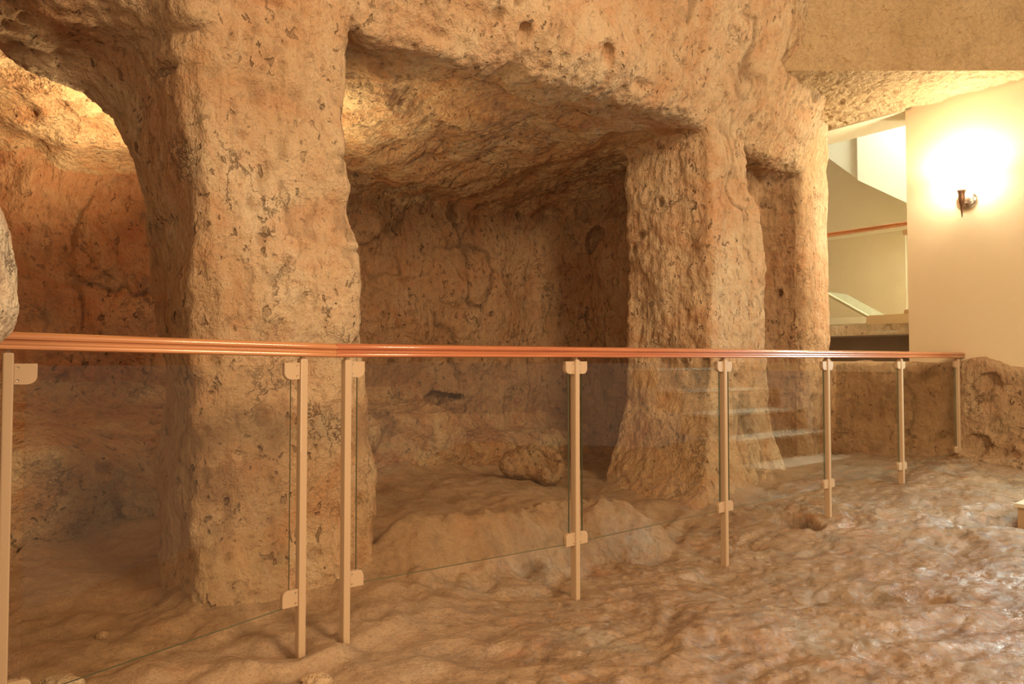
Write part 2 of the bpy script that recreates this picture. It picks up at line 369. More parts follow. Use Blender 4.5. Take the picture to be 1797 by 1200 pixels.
def floor_mat():
    t = NT('rock_floor')
    big = t.noise(1.1, 5, 0.6); mid = t.noise(7, 7, 0.66, dist=1.0); fn = t.noise(46, 5, 0.7)
    c = t.mix(t.ramp(big, (0.36, 0.0), (0.62, 1.0)), (0.315, 0.18, 0.092), (0.41, 0.26, 0.145))
    c = t.mix(t.math('MULTIPLY', t.ramp(mid, (0.50, 0.0), (0.68, 1.0)), 0.5), c, (0.50, 0.345, 0.205))
    c = t.mix(t.math('MULTIPLY', t.ramp(mid, (0.36, 1.0), (0.48, 0.0)), 0.75), c, (0.19, 0.11, 0.06))
    c = t.mix(t.math('MULTIPLY', t.ramp(t.noise(3.0, 5, 0.65, dist=1.2), (0.55, 0.0), (0.66, 1.0)), 0.55), c, (0.46, 0.20, 0.085))
    dry = t.math('SUBTRACT', 1.0, t.n('Attribute', attribute_name='wet').outputs['Fac'])
    c = t.mix(t.math('MULTIPLY', dry, 0.5), c, (0.47, 0.315, 0.185))      # dry dust, made paler to lift the dark chamber floor
    gry = t.math('MULTIPLY', t.ramp(t.noise(2.3, 5, 0.62, dist=0.6), (0.52, 0.0), (0.62, 1.0)), 0.5)
    wet = t.n('Attribute', attribute_name='wet').outputs['Fac']
    c = t.mix(t.math('MULTIPLY', gry, wet), c, (0.34, 0.30, 0.235))
    c = t.mix(t.math('MULTIPLY', t.ramp(fn, (0.30, 1.0), (0.45, 0.0)), 0.45), c, (0.19, 0.12, 0.07))
    c = t.mix(t.math('MULTIPLY', t.n('Attribute', attribute_name='crack').outputs['Fac'], 0.7), c, (0.12, 0.075, 0.045))
    rot = t.n('Mapping', {'Vector': t.n('TexCoord').outputs['Object'], 'Rotation': (0, 0, -0.64), 'Scale': (1.0, 2.3, 1.0)}).outputs[0]
    def flakes(scale, step, dist):
        fk = t.n('TexNoise', {'Vector': rot, 'Scale': scale, 'Detail': 5.0, 'Roughness': 0.6, 'Distortion': dist}).outputs['Fac']
        return fk, t.math('ADD', t.math('SNAP', fk, step), t.math('MULTIPLY', fk, 0.12))
    fk, f1 = flakes(6.0, 0.06, 0.9); fk2, f2 = flakes(21.0, 0.09, 0.5)
    h = t.math('ADD', t.math('MULTIPLY', mid, 0.12), t.math('ADD', t.math('MULTIPLY', fn, 0.28), t.math('ADD', t.math('MULTIPLY', f1, 1.1), t.math('MULTIPLY', f2, 0.6))))
    edge = t.ramp(t.math('FRACT', t.math('DIVIDE', fk, 0.06)), (0.0, 1.0), (0.14, 0.0))
    nrm = t.bump(h, 1.0, 0.03); nrm = t.bump(t.noise(130, 4, 0.7), 0.4, 0.005, nrm)
    c = t.mix(t.math('MULTIPLY', edge, 0.4), c, (0.16, 0.09, 0.05))
    rg = t.math('SUBTRACT', 0.76, t.math('MULTIPLY', wet, t.ramp(t.noise(3.6, 5, 0.65, dist=0.8), (0.36, 0.08), (0.55, 0.62))))
    film = t.math('MULTIPLY', wet, t.ramp(t.noise(2.9, 5, 0.62, dist=0.7), (0.48, 0.0), (0.60, 1.0)))
    cn = t.bump(t.math('ADD', t.math('MULTIPLY', fk, 1.0), t.math('MULTIPLY', fk2, 0.5)), 0.7, 0.03)
    t.bsdf(c, rg, nrm, **{'Specular IOR Level': 0.5, 'Coat Weight': film, 'Coat Roughness': 0.13, 'Coat Normal': cn})
    return t.m
M['floor'] = floor_mat()
def plain(name, col, rough=0.6, bump=0.0, scale=60, var=0.08, **kw):
    t = NT(name); nz = t.noise(scale * 0.12, 4)
    c = t.mix(nz, tuple(x * (1 - var) for x in col), tuple(min(1, x * (1 + var)) for x in col))
    nrm = t.bump(t.noise(scale, 5, 0.6), bump, 0.01) if bump else None
    t.bsdf(c, rough, nrm, **kw); return t.m
M['white_wall'] = plain('cream_paint', (0.66, 0.525, 0.335), 0.75, 0.08, 90, 0.02)
M['plaster'] = rock_mat('sprayed_plaster', (0.56, 0.385, 0.20), (0.64, 0.46, 0.26), (0.52, 0.33, 0.17), (0.38, 0.255, 0.145), 0.1, 1.2, True, veins=0.0)
M['beige'] = plain('beige_paint', (0.75, 0.68, 0.50), 0.8, 0.0, 50, 0.02)
M['pale_paint'] = plain('pale_paint', (0.84, 0.86, 0.72), 0.7, 0.0, 50, 0.015)
M['metal'] = plain('cream_enamel', (0.50, 0.345, 0.21), 0.42, 0.0, 50, 0.02, **{'Coat Weight': 0.2})
M['chrome'] = plain('worn_chrome', (0.62, 0.56, 0.47), 0.22, 0.0, 50, 0.03, Metallic=1.0)
M['bronze'] = plain('dark_bronze', (0.20, 0.11, 0.065), 0.35, 0.0, 50, 0.05, Metallic=0.8)
M['void'] = plain('shadow_void', (0.34, 0.25, 0.165), 0.9, 0.3, 40, 0.2)  # dark tone painted in for the shadow under the landing slab
M['stone_edge'] = rock_mat('broken_stone', (0.62, 0.50, 0.34), (0.72, 0.61, 0.44), (0.52, 0.33, 0.19), (0.34, 0.24, 0.15), 0.3)
M['screw'] = plain('steel_screw', (0.45, 0.36, 0.26), 0.35, 0.0, 50, 0.05, Metallic=0.7)
M['step_top'] = plain('pale_tread', (0.62, 0.53, 0.39), 0.5, 0.05, 40, 0.05)
M['step_side'] = plain('brown_riser', (0.42, 0.27, 0.15), 0.7, 0.1, 40, 0.1)
def wood(name, a, b):
    t = NT(name)
    ang = math.atan2(0.611, 0.791)
    m = t.n('Mapping', {'Vector': t.n('TexCoord').outputs['Object'], 'Scale': (1.2, 40, 40)}).outputs[0]
    g = t.n('TexNoise', {'Vector': m, 'Scale': 2.2, 'Detail': 6.0, 'Roughness': 0.6, 'Distortion': 0.3}).outputs['Fac']
    g2 = t.n('TexNoise', {'Vector': m, 'Scale': 9.0, 'Detail': 3.0}).outputs['Fac']
    c = t.mix(t.ramp(g, (0.35, 0.0), (0.68, 1.0)), a, b)
    c = t.mix(t.math('MULTIPLY', t.ramp(g2, (0.58, 0.0), (0.7, 1.0)), 0.35), c, tuple(x * 0.6 for x in a))
    t.bsdf(c, 0.30, None, **{'Coat Weight': 0.8, 'Coat Roughness': 0.10}); return t.m
M['wood'] = wood('varnished_wood', (0.46, 0.175, 0.065), (0.58, 0.26, 0.105))
M['wood_red'] = wood('reddish_varnished_wood', (0.39, 0.11, 0.04), (0.50, 0.17, 0.065))
def glass():
    t = NT('clear_glass')
    tr = t.n('BsdfTransparent', {'Color': (0.935, 0.915, 0.875)}).outputs[0]
    gl = t.n('BsdfGlossy', {'Color': (1.0, 1.0, 1.0), 'Roughness': 0.0}).outputs[0]
    bf = t.n('NewGeometry').outputs['Backfacing']
    ior = t.math('SUBTRACT', 1.45, t.math('MULTIPLY', bf, 1.45 - 1 / 1.45))      # the same reflection on both faces of the sheet
    f = t.n('Fresnel', {'IOR': ior}).outputs[0]
    mx = t.n('MixShader', {0: f, 1: tr, 2: gl}).outputs[0]
    t.t.links.new(mx, t.out.inputs[0]); return t.m
M['glass'] = glass()
M['glass_edge'] = plain('green_glass_edge', (0.12, 0.14, 0.085), 0.35, 0.0, 50, 0.1)

# ------------------------------------------------------------------ object helpers
def tag(o, label=None, cat=None, group=None, kind=None):
    if label: o['label'] = label
    if cat: o['category'] = cat
    if group: o['group'] = group
    if kind: o['kind'] = kind
    return o
def link(name, me, mat, parent=None):
    o = bpy.data.objects.new(name, me); C.objects.link(o)
    for m in (mat if isinstance(mat, (list, tuple)) else [mat]): me.materials.append(m)
    if parent is not None: o.parent = parent
    return o
def empty(name, loc=(0, 0, 0)):
    o = bpy.data.objects.new(name, None); C.objects.link(o); o.location = loc; o.empty_display_size = 0.1; return o
def np_mesh(name, P, Q, mat, attrs=None, smooth=True):
    me = bpy.data.meshes.new(name)
    n = Q.shape[1]
    me.vertices.add(len(P)); me.vertices.foreach_set('co', np.ascontiguousarray(P, np.float32).ravel())
    me.loops.add(Q.size); me.loops.foreach_set('vertex_index', np.ascontiguousarray(Q, np.int32).ravel())
    me.polygons.add(len(Q)); me.polygons.foreach_set('loop_start', np.arange(0, Q.size, n, dtype=np.int32))
    me.update(calc_edges=True)
    if smooth: me.polygons.foreach_set('use_smooth', np.ones(len(Q), bool))
    for k, a in (attrs or {}).items():
        me.attributes.new(k, 'FLOAT', 'POINT').data.foreach_set('value', a.astype(np.float32))
    return link(name, me, mat)
def from_bm(name, bm, mat, parent=None, smooth=False, M_=None):
    bmesh.ops.recalc_face_normals(bm, faces=bm.faces)
    me = bpy.data.meshes.new(name); bm.to_mesh(me); bm.free()
    if M_ is not None: me.transform(M_)
    if smooth:
        for p in me.polygons: p.use_smooth = True
    return link(name, me, mat, parent)
def add_box(bm, a, b, bevel=0.0):
    a = Vector(a); b = Vector(b)
    r = bmesh.ops.create_cube(bm, size=1, matrix=Matrix.Translation((a + b) / 2) @ Matrix.Diagonal((*(b - a), 1)))
    if bevel:
        es = list({e for v_ in r['verts'] for e in v_.link_edges})
        bmesh.ops.bevel(bm, geom=es, offset=bevel, segments=2, affect='EDGES', profile=0.5)
def add_prism(bm, pts, axis_vec, origin_fn):
    """extrude a closed outline: origin_fn maps a 2-D point to 3-D, axis_vec is the sweep"""
    a = [bm.verts.new(origin_fn(p)) for p in pts]; b = [bm.verts.new(Vector(origin_fn(p)) + Vector(axis_vec)) for p in pts]
    bm.faces.new(a); bm.faces.new(b[::-1])
    for i in range(len(pts)):
        j = (i + 1) % len(pts); bm.faces.new((a[i], b[i], b[j], a[j]))
def add_lathe(bm, prof, seg=24, mat=Matrix()):
    rings = []
    for r, h in prof:
        rings.append([bm.verts.new(mat @ Vector((r * math.cos(2 * math.pi * k / seg), r * math.sin(2 * math.pi * k / seg), h))) for k in range(seg)])
    for a, b in zip(rings, rings[1:]):
        for k in range(seg):
            bm.faces.new((a[k], a[(k + 1) % seg], b[(k + 1) % seg], b[k]))
    return rings

# ------------------------------------------------------------------ the rock, split into the pieces one can name
cen = VU[quads].mean(1); qn = NRM[quads].mean(1)
cu, cv, cz = cen.T
_, pr = sdf(cu, cv, cz, True)
reg = np.zeros(len(quads), int)                                   # 0 = front wall
inside = (cv > 0.14) & (cu < 4.2) & (cz < 2.75)
reg[inside & (qn[:, 2] > -0.5)] = 1                                # back wall of the chambers
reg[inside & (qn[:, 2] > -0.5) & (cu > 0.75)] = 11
reg[inside & (qn[:, 2] < -0.5)] = 2                                # chamber ceiling
reg[(cu > 3.9) & (cu < 5.3) & (cv > 0.12) & (cz < 2.8) & ((cu < 5.2) | (cv > 0.3))] = 6         # niche, drawn forward so its darker stone deepens the shade
tol = 0.09
reg[(pr['be'] < tol) & (cv > 1.0) & (cz < 0.95)] = 3
reg[(pr['a1'] < tol) & (cz > 1.7) & (cu < 0.3)] = 0
reg[(pr['p1'] < tol) & (cz < 2.35)] = 4
reg[(pr['p2'] < tol) & (cz < 2.72)] = 5
reg[(cu > 4.95) & (cz < 2.72) & (cv > -0.35) & (reg != 6)] = 7
reg[(pr['ow'] < tol) & (cu > 5.2) & (cz < 1.2) & (cv < 0.0)] = 8
reg[(pr['oc'] < tol) & (cv < -0.2)] = 9
reg[np.hypot(np.hypot(cu - 2.42, cv - 0.9), cz - 0.2) < 0.30] = 10
SPEC = {
    0: ('wall_front', 'rock', 'rough chisel-marked rock face above the pillars and the openings', 'rock wall', 'structure'),
    1: ('wall_back', 'rock_red', 'red-stained rock wall at the back of the chamber left of the massive pillar', 'rock wall', 'structure'),
    11: ('wall_back', 'rock_shade_brown', 'brown chiselled rock wall at the back of the wide chamber between the pillars', 'rock wall', 'structure'),
    2: ('ceiling', 'rock_ceiling', 'low flaky rock ceiling over the carved chambers', 'ceiling', 'structure'),
    3: ('rock_bench', 'rock_ceiling', 'low carved rock bench along the back wall of the chambers', 'bench', 'structure'),  # lighter stone chosen to paint in the lamp light on the bench
    4: ('rock_pillar', 'rock', 'massive tan rock pillar standing behind the joint of the two wooden handrails', 'pillar', 'structure'),
    5: ('rock_pillar', 'rock', 'tan rock pillar with a flared foot between the wide chamber and the narrow niche', 'pillar', 'structure'),
    6: ('rock_niche', 'rock_shade_brown', 'dark narrow doorway niche cut into the rock beside the flared pillar', 'niche', 'structure'),
    7: ('rock_pillar', 'rock', 'slender rock pillar at the edge of the bright stairwell opening', 'pillar', 'structure'),
    8: ('rock_plinth', 'rock_brown', 'low brown rock footing with sockets under the cream wall', 'rock wall', 'structure'),
    9: ('rock_outcrop', 'rock_pale', 'pale whitish rock edge bulging in front of the left handrail end', 'rock', 'structure'),
    10: ('boulder', 'rock_brown', 'rounded brown rock hump rising from the floor of the wide chamber', 'rock', 'structure'),
}
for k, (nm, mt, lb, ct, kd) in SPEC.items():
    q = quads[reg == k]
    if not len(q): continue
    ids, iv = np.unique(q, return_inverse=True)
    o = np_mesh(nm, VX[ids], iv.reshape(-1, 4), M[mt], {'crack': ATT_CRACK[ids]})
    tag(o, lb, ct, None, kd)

# ------------------------------------------------------------------ floor
FX = np.array([(-1.34, 1.82, .03), (-0.705, 2.30, .020), (-0.58, 2.4, .028), (0.28, 3.07, -.055), (1.153, 3.74, -.095), (2.03, 4.42, -.005), (2.88, 5.08, .11), (3.74, 5.74, .21),
               (0, 2, 0), (1.5, 2, -.05), (3, 3.2, 0), (3.3, 4.3, .0), (-1.4, 2.66, .04), (-.9, 2.6, .05), (1.69, 4.95, .06), (2.7, 6.0, .14), (-.2, 1.2, 0), (4.2, 4.9, .13), (2.2, 3.5, -.04), (-1.6, 3.4, .10), (-1.3, 4.0, .1), (0.4, 2.5, -.02)])
def floor_h(x, y):
    w_ = 0; h = 0
    for px, py, pz in FX:
        g = np.exp(-((x - px) ** 2 + (y - py) ** 2) / (2 * 0.42 ** 2)) + 1e-5
        w_ = w_ + g; h = h + g * pz
    h = h / w_
    u, v = xy2uv(x, y)
    n1 = noise(x * 2.2, y * 2.2, x * 0, 200)
    edge = sst(-0.42, -0.10, v + 0.12 * n1) * sst(0.45, 0.75, u) * sst(2.7, 1.9, u)
    h = h * (1 - edge) + edge * (0.165 + 0.02 * n1)
    ins = sst(0.3, 0.7, v) * sst(0.4, 0.0, u); h = h * (1 - ins) + ins * 0.10
    # mound and rim of rock at the mouth of the wide chamber
    for c, r, a in (((.66, -.10), (.26, .20), .10), ((.98, -.20), (.16, .15), .05), ((1.55, -.28), (.3, .12), .05), ((2.05, -.30), (.22, .12), .05), ((0.5, -.28), (.2, .2), .05)):
        h = h + a * np.exp(-((u - c[0]) / r[0]) ** 2 - ((v - c[1]) / r[1]) ** 2)
    return h
nx, ny = 740, 660
gx = np.linspace(-2.3, 5.1, nx); gy = np.linspace(1.0, 7.6, ny)
X, Y = np.meshgrid(gx, gy, indexing='ij'); X = X.ravel(); Y = Y.ravel(); O = X * 0
h = floor_h(X, Y)
u, v = xy2uv(X, Y)
outside = sst(-0.10, -0.40, v) * sst(-0.7, 0.2, X + 0.35 * (2.4 - Y) * 0 )          # the flaky wet rock in front
wx = noise(X * 2.5, Y * 2.5, O, 210) * 0.25; wy = noise(X * 2.5, Y * 2.5, O, 211) * 0.25
ru = X * 0.8 + Y * 0.6; rv = -X * 0.6 + Y * 0.8
def sheet(f, lv, sharp=0.85):                 # broken layers: flat tops, steep little steps
    t_ = f * lv; q_ = np.floor(t_); return (q_ + sst(sharp, 1.0, t_ - q_)) / lv, t_ - q_
fl = noise((ru + wx) * 1.1, (rv + wy) * 3.2, O, 212) + 0.55 * noise((ru + wx) * 3.0, (rv + wy) * 8.0, O, 213) + 0.28 * noise(ru * 8 + wx * 6, rv * 18, O, 214)
terr, ph1 = sheet(fl, 4.0, 0.88)
fl2 = 0.6 * fl + 0.5 * noise(ru * 5 + wx * 5, rv * 15 + wy * 5, O, 216) + 0.3 * noise(ru * 13, rv * 36, O, 217)
terr2, ph2 = sheet(fl2, 7.0, 0.86)
fl3 = noise(ru * 11 + wx * 9, rv * 30, O, 227) + 0.6 * noise(ru * 24, rv * 52, O, 228)
terr3, ph3 = sheet(fl3, 3.0, 0.85)
edge_dark = np.maximum(sst(0.84, 0.92, ph1), 0.7 * sst(0.82, 0.92, ph2))
rough_ = fbm(X, Y, O, 7, 3, 220)
big_ = noise(X * 1.3, Y * 1.3, O, 219)
h = h + outside * (0.020 * terr + 0.006 * terr2 + 0.0035 * terr3 + 0.003 * rough_ + 0.008 * big_ + 0.0025 * fbm(X, Y, O, 26, 2, 226)) + (1 - outside) * (0.010 * rough_ + 0.010 * fl)
lip = np.exp(-((v + 0.22) / 0.22) ** 2) * sst(0.3, 0.6, u) * sst(2.9, 2.2, u)
h = h + lip * (0.055 * fbm(X, Y, O, 5.5, 4, 250) + 0.02 * np.abs(noise(X * 14, Y * 14, O, 254))) + (1 - outside) * (0.010 * rough_ + 0.012 * fl)
def fpit(px, py, Yd, rx, ry, dep, ang=0.0):
    p = at(px, py, Yd); dx = X - p[0]; dy = Y - p[1]; c, s = math.cos(ang), math.sin(ang)
    a = (dx * c + dy * s) / rx; b = (-dx * s + dy * c) / ry
    d2 = a * a + b * b + 0.25 * noise(X * 9, Y * 9, O, 230)
    return dep * np.exp(-np.clip(d2, 0, 9) ** 2)
pits = (fpit(1396, 912, 4.38, .085, .14, .13, 0.5) + fpit(1530, 1076, 3.15, .22, .07, .045, 0.15) + fpit(1455, 1050, 3.2, .09, .05, .03)
        + fpit(1720, 915, 4.25, .30, .10, .05, -0.3) + fpit(1640, 1082, 3.1, .08, .05, .03) + fpit(1110, 945, 3.75, .22, .10, .06, 0.3)
        + fpit(870, 1150, 2.35, .25, .08, .03, 0.1) + fpit(1310, 945, 4.0, .12, .06, .03))
h = h - pits
foot = sdf(u.astype(np.float32), v.astype(np.float32), np.full(len(u), 0.16, np.float32))
h = h + 0.045 * np.exp(-np.clip(foot, 0, 2) / 0.085) * (1 + 0.4 * noise(X * 8, Y * 8, O, 260)) * sst(4.9, 4.4, u)
Q = np.arange(nx * ny).reshape(nx, ny)
Q = np.stack([Q[:-1, :-1], Q[1:, :-1], Q[1:, 1:], Q[:-1, 1:]], -1).reshape(-1, 4)
keep = sdf(u.astype(np.float32), v.astype(np.float32), np.full_like(u, 0.12).astype(np.float32)) > -0.16
cxu = u[Q].mean(1)
Q = Q[keep[Q].all(1) & (cxu < 5.75)]
ids, iv = np.unique(Q, return_inverse=True)
wet = outside * sst(-1.3, 0.3, X + 0.9 * (2.9 - Y) * 0.4 + 0.35 * noise(X * 1.7, Y * 1.7, O, 240))
o = np_mesh('floor', np.stack([X, Y, h], 1)[ids], iv.reshape(-1, 4), M['floor'],
            {'crack': (edge_dark * outside * 0.6 + np.clip(pits * 7, 0, 0.5))[ids], 'wet': wet[ids]})
tag(o, 'uneven flaky brown rock floor, damp and shiny toward the right', 'floor', None, 'structure')
H2 = h.reshape(nx, ny)
def floor_z(x, y):
    fi = np.clip((x - gx[0]) / (gx[1] - gx[0]), 0, nx - 2); fj = np.clip((y - gy[0]) / (gy[1] - gy[0]), 0, ny - 2)
    return float(H2[int(round(fi)), int(round(fj))])

# ------------------------------------------------------------------ cream wall at the right with its opening
A = at(1470, HOR, 6.6)[:2]; B = at(1797, HOR, 5.45)[:2]
T = (B - A) / np.linalg.norm(B - A); N = np.array([-T[1], T[0]]); N = N if N @ (-A) > 0 else -N      # N looks into the hall
def wp(s, off, z):                       # along the wall, into the wall, up
    p = A + T * s - N * off; return (p[0], p[1], z)
def wpix(px, py, off):                   # (s, z) where a sight line meets the plane OFF behind the wall face
    d = ray(px, py); o_ = A - N * off
    t = ((o_ - EYE[:2]) @ N) / (d[:2] @ N); p = EYE + d * t
    return float((p[:2] - o_) @ T), float(p[2])
s_jamb, _ = wpix(1592, 400, 0.0)
CEIL = 3.27
WTH = 0.42
def wall_block(bm, s0, s1, z0, z1, o0=0.0, o1=WTH):
    vs = [bm.verts.new(wp(s, o_, z)) for z in (z0, z1) for (s, o_) in ((s0, o0), (s1, o0), (s1, o1), (s0, o1))]
    for f in ((0, 1, 2, 3), (7, 6, 5, 4), (0, 4, 5, 1), (1, 5, 6, 2), (2, 6, 7, 3), (3, 7, 4, 0)): bm.faces.new([vs[i] for i in f])
bm = bmesh.new()
wall_block(bm, s_jamb, 4.2, 0.90, CEIL + 0.06)
tag(from_bm('wall_right', bm, M['white_wall']), 'smooth cream painted wall that carries the glowing lamp', 'wall', None, 'structure')
bm = bmesh.new(); wall_block(bm, -0.9, s_jamb, 0.90, 1.0, 0.02)
tag(from_bm('trim_1', bm, M['white_wall']), 'cream sill under the stairwell opening', 'sill', None, 'structure')
# dropped ceiling strip: rough sprayed plaster, its front face and its underside
DY = 5.28
def rough_sheet(P00, P10, P01, n, m, amp, s):
    a = np.linspace(0, 1, n)[:, None, None]; b = np.linspace(0, 1, m)[None, :, None]
    P00, P10, P01 = map(np.array, (P00, P10, P01)); nr = np.cross(P10 - P00, P01 - P00); nr = nr / np.linalg.norm(nr)
    G = P00 + (P10 - P00) * a + (P01 - P00) * b
    k = np.sin(np.pi * np.clip(a * 1, 0, 1)) ** 0.15 * np.sin(np.pi * b) ** 0.15
    d = fbm(G[..., 0], G[..., 1], G[..., 2], 14, 4, s, 0.75)[..., None] * amp * k
    G = (G + nr * d).reshape(-1, 3)
    Qs = np.arange(n * m).reshape(n, m); Qs = np.stack([Qs[:-1, :-1], Qs[1:, :-1], Qs[1:, 1:], Qs[:-1, 1:]], -1).reshape(-1, 4)
    return G, Qs
f1, q1 = rough_sheet((1.7, DY, CEIL), (6.2, DY, CEIL), (1.7, DY - 0.04, 4.4), 330, 90, 0.013, 300)
bx0, bx1 = 1.7, 6.2
f2, q2 = rough_sheet((bx0, DY, CEIL), (bx1, DY, CEIL), (bx0, DY + 2.2, CEIL), 330, 160, 0.016, 310)
f3, q3 = rough_sheet((bx0, DY + 2.2, CEIL), (bx1, DY + 2.2, CEIL), (bx0, DY + 2.2, 4.4), 4, 4, 0.0, 320)
# the underside stops at the back of the opening
uu2 = f2; s2 = ((f2[:, :2] - A) @ T); off2 = -((f2[:, :2] - A) @ N)
qk = q2[(off2[q2] < 0.03).all(1)]
PP = np.concatenate([f1, f2]); QQ = np.concatenate([q1, qk + len(f1)])
o = np_mesh('ceiling', PP, QQ, M['plaster'], {'crack': np.zeros(len(PP))})
bm = bmesh.new(); wall_block(bm, -1.2, s_jamb + 0.05, CEIL - 0.012, CEIL + 0.06, 0.0, WTH)
tag(from_bm('trim_3', bm, M['beige']), 'smooth shaded head of the stairwell opening', 'lintel', None, 'structure')
tag(o, 'rough sprayed plaster ceiling drop above the cream wall lamp', 'ceiling', None, 'structure')

# ------------------------------------------------------------------ stairwell beyond the opening
def slab_from(name, pts, off0, off1, mat):
    bm = bmesh.new(); a = [bm.verts.new(wp(s, off0, z)) for s, z in pts]; b = [bm.verts.new(wp(s, off1, z)) for s, z in pts]
    bm.faces.new(a); bm.faces.new(b[::-1])
    for i in range(len(pts)):
        j = (i + 1) % len(pts); bm.faces.new((a[i], b[i], b[j], a[j]))
    return from_bm(name, bm, mat)
bm = bmesh.new(); wall_block(bm, -3.5, 4.0, 0.0, 4.6, 2.75, 2.9)
tag(from_bm('wall_back', bm, M['beige']), 'plain beige wall at the back of the stairwell', 'wall', None, 'structure')
pa = [wpix(x, y, 1.7) for x, y in ((1390, 232), (1505, 316))]; pb = [wpix(x, y, 1.7) for x, y in ((1505, 316), (1680, 397))]
o = slab_from('stair_parapet', [pa[0], pa[1], (pa[1][0], 4.6), (pa[0][0], 4.6)], 1.76, 2.75, M['pale_paint'])
tag(o, 'bright sloping underside parapet of the upper stair flight, steeper piece by the rock', 'parapet', None, 'structure')
o = slab_from('stair_parapet', [pb[0], pb[1], (pb[1][0], 4.6), (pb[0][0], 4.6)], 1.70, 2.75, M['pale_paint'])
tag(o, 'bright sloping parapet of the upper stair flight, flatter piece by the cream wall', 'parapet', None, 'structure')
# upper landing: stone slab, kerb, dark hollow under it
z_a = wpix(1530, 588, 0.62)[1]; z_b = wpix(1530, 569, 0.62)[1]; z_c = wpix(1530, 553, 0.72)[1]
bm = bmesh.new(); wall_block(bm, -2.5, 2.5, z_a, z_b, 0.62, 2.75)
bmesh.ops.subdivide_edges(bm, edges=bm.edges[:], cuts=24, use_grid_fill=True)
for vt in bm.verts:
    c = vt.co * 9; d = float(noise(np.array([c.x]), np.array([c.y]), np.array([c.z * 2]), 5)[0]); vt.co += Vector((N[0], N[1], 0)) * 0.03 * d
tag(from_bm('landing_slab', bm, M['stone_edge']), 'broken stone edge of the upper landing in the stairwell', 'landing', None, 'structure')
sk = wpix(1520, 560, 0.74)[0]
bm = bmesh.new(); wall_block(bm, sk, 2.5, z_b - 0.005, z_c, 0.74, 0.95)
tag(from_bm('trim_2', bm, M['white_wall']), 'pale kerb lying on the stone landing edge', 'kerb', None, 'structure')
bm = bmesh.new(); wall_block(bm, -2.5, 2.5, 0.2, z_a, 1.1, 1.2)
tag(from_bm('wall_left', bm, M['void']), 'dark backing for the shadow hollow under the stone landing', 'wall', None, 'structure')

# ------------------------------------------------------------------ balustrades
RD = np.array([0.7915, 0.6112]); RN = np.array([0.6112, -0.7915])      # along the rail; towards the viewer
def rail_d(px): return 2.4 * (2450 - 607) / (2450 - px)
def frame(p, d=RD):                      # local x along the rail, y away from viewer, z up
    nrm = (-d[1], d[0])
    return Matrix(((d[0], nrm[0], 0, p[0]), (d[1], nrm[1], 0, p[1]), (0, 0, 1, p[2]), (0, 0, 0, 1)))
RAIL_PROF = []                           # (y, z) outline: rounded top, a groove, a fuller lower roll
for yy, zz in ((-.022, 0), (-.030, .003), (-.031, .010), (-.029, .013), (-.031, .016), (-.030, .021), (-.024, .0235), (-.024, .0265), (-.031, .029), (-.033, .035), (-.030, .042), (-.020, .0465), (-.006, .049)):
    RAIL_PROF.append((yy, zz))
RAIL_PROF = RAIL_PROF + [(-y, z) for y, z in RAIL_PROF[::-1]]
def make_rail(p0, p1, z_drop, mat, parent):
    p0 = Vector(p0); p1 = Vector(p1); L_ = (p1 - p0).length
    bm = bmesh.new(); rings = []
    xs = [0.0, 0.004] + [L_ * k / 10 for k in range(1, 10)] + [L_ - 0.004, L_]
    for x in xs:
        f = 0.93 if x in (0.0, L_) else 1.0
        rings.append([bm.verts.new((x, y * f, (z - 0.025) * f + 0.025 - 0.049)) for y, z in RAIL_PROF])
    n = len(RAIL_PROF)
    for a, b in zip(rings, rings[1:]):
        for k in range(n): bm.faces.new((a[k], a[(k + 1) % n], b[(k + 1) % n], b[k]))
    bm.faces.new(rings[0]); bm.faces.new(rings[-1][::-1])
    o = from_bm('handrail', bm, mat, parent, smooth=True)
    d = (p1 - p0).normalized(); yv = Vector((-d.y, d.x, 0)).normalized(); zv = d.cross(yv)
    m = Matrix.Identity(4)
    for i in range(3): m[i][0], m[i][1], m[i][2], m[i][3] = d[i], yv[i], zv[i], p0[i]
    o.matrix_local = Matrix.Translation(-parent.location) @ m
    md = o.modifiers.new('edges', 'EDGE_SPLIT'); md.split_angle = R(50)
    return o
def d_outline(w_, h_, r_, flip_x, flip_z):
    pts = [(0, h_), (0, 0)]
    for k in range(7):
        a = -math.pi / 2 + k * math.pi / 12
        pts.append((w_ - r_ + r_ * math.cos(a), r_ + r_ * math.sin(a)))
    pts.append((w_, h_))
    return [((-x if flip_x else x), (h_ - z if flip_z else z)) for x, z in pts]
GLX = 0.040
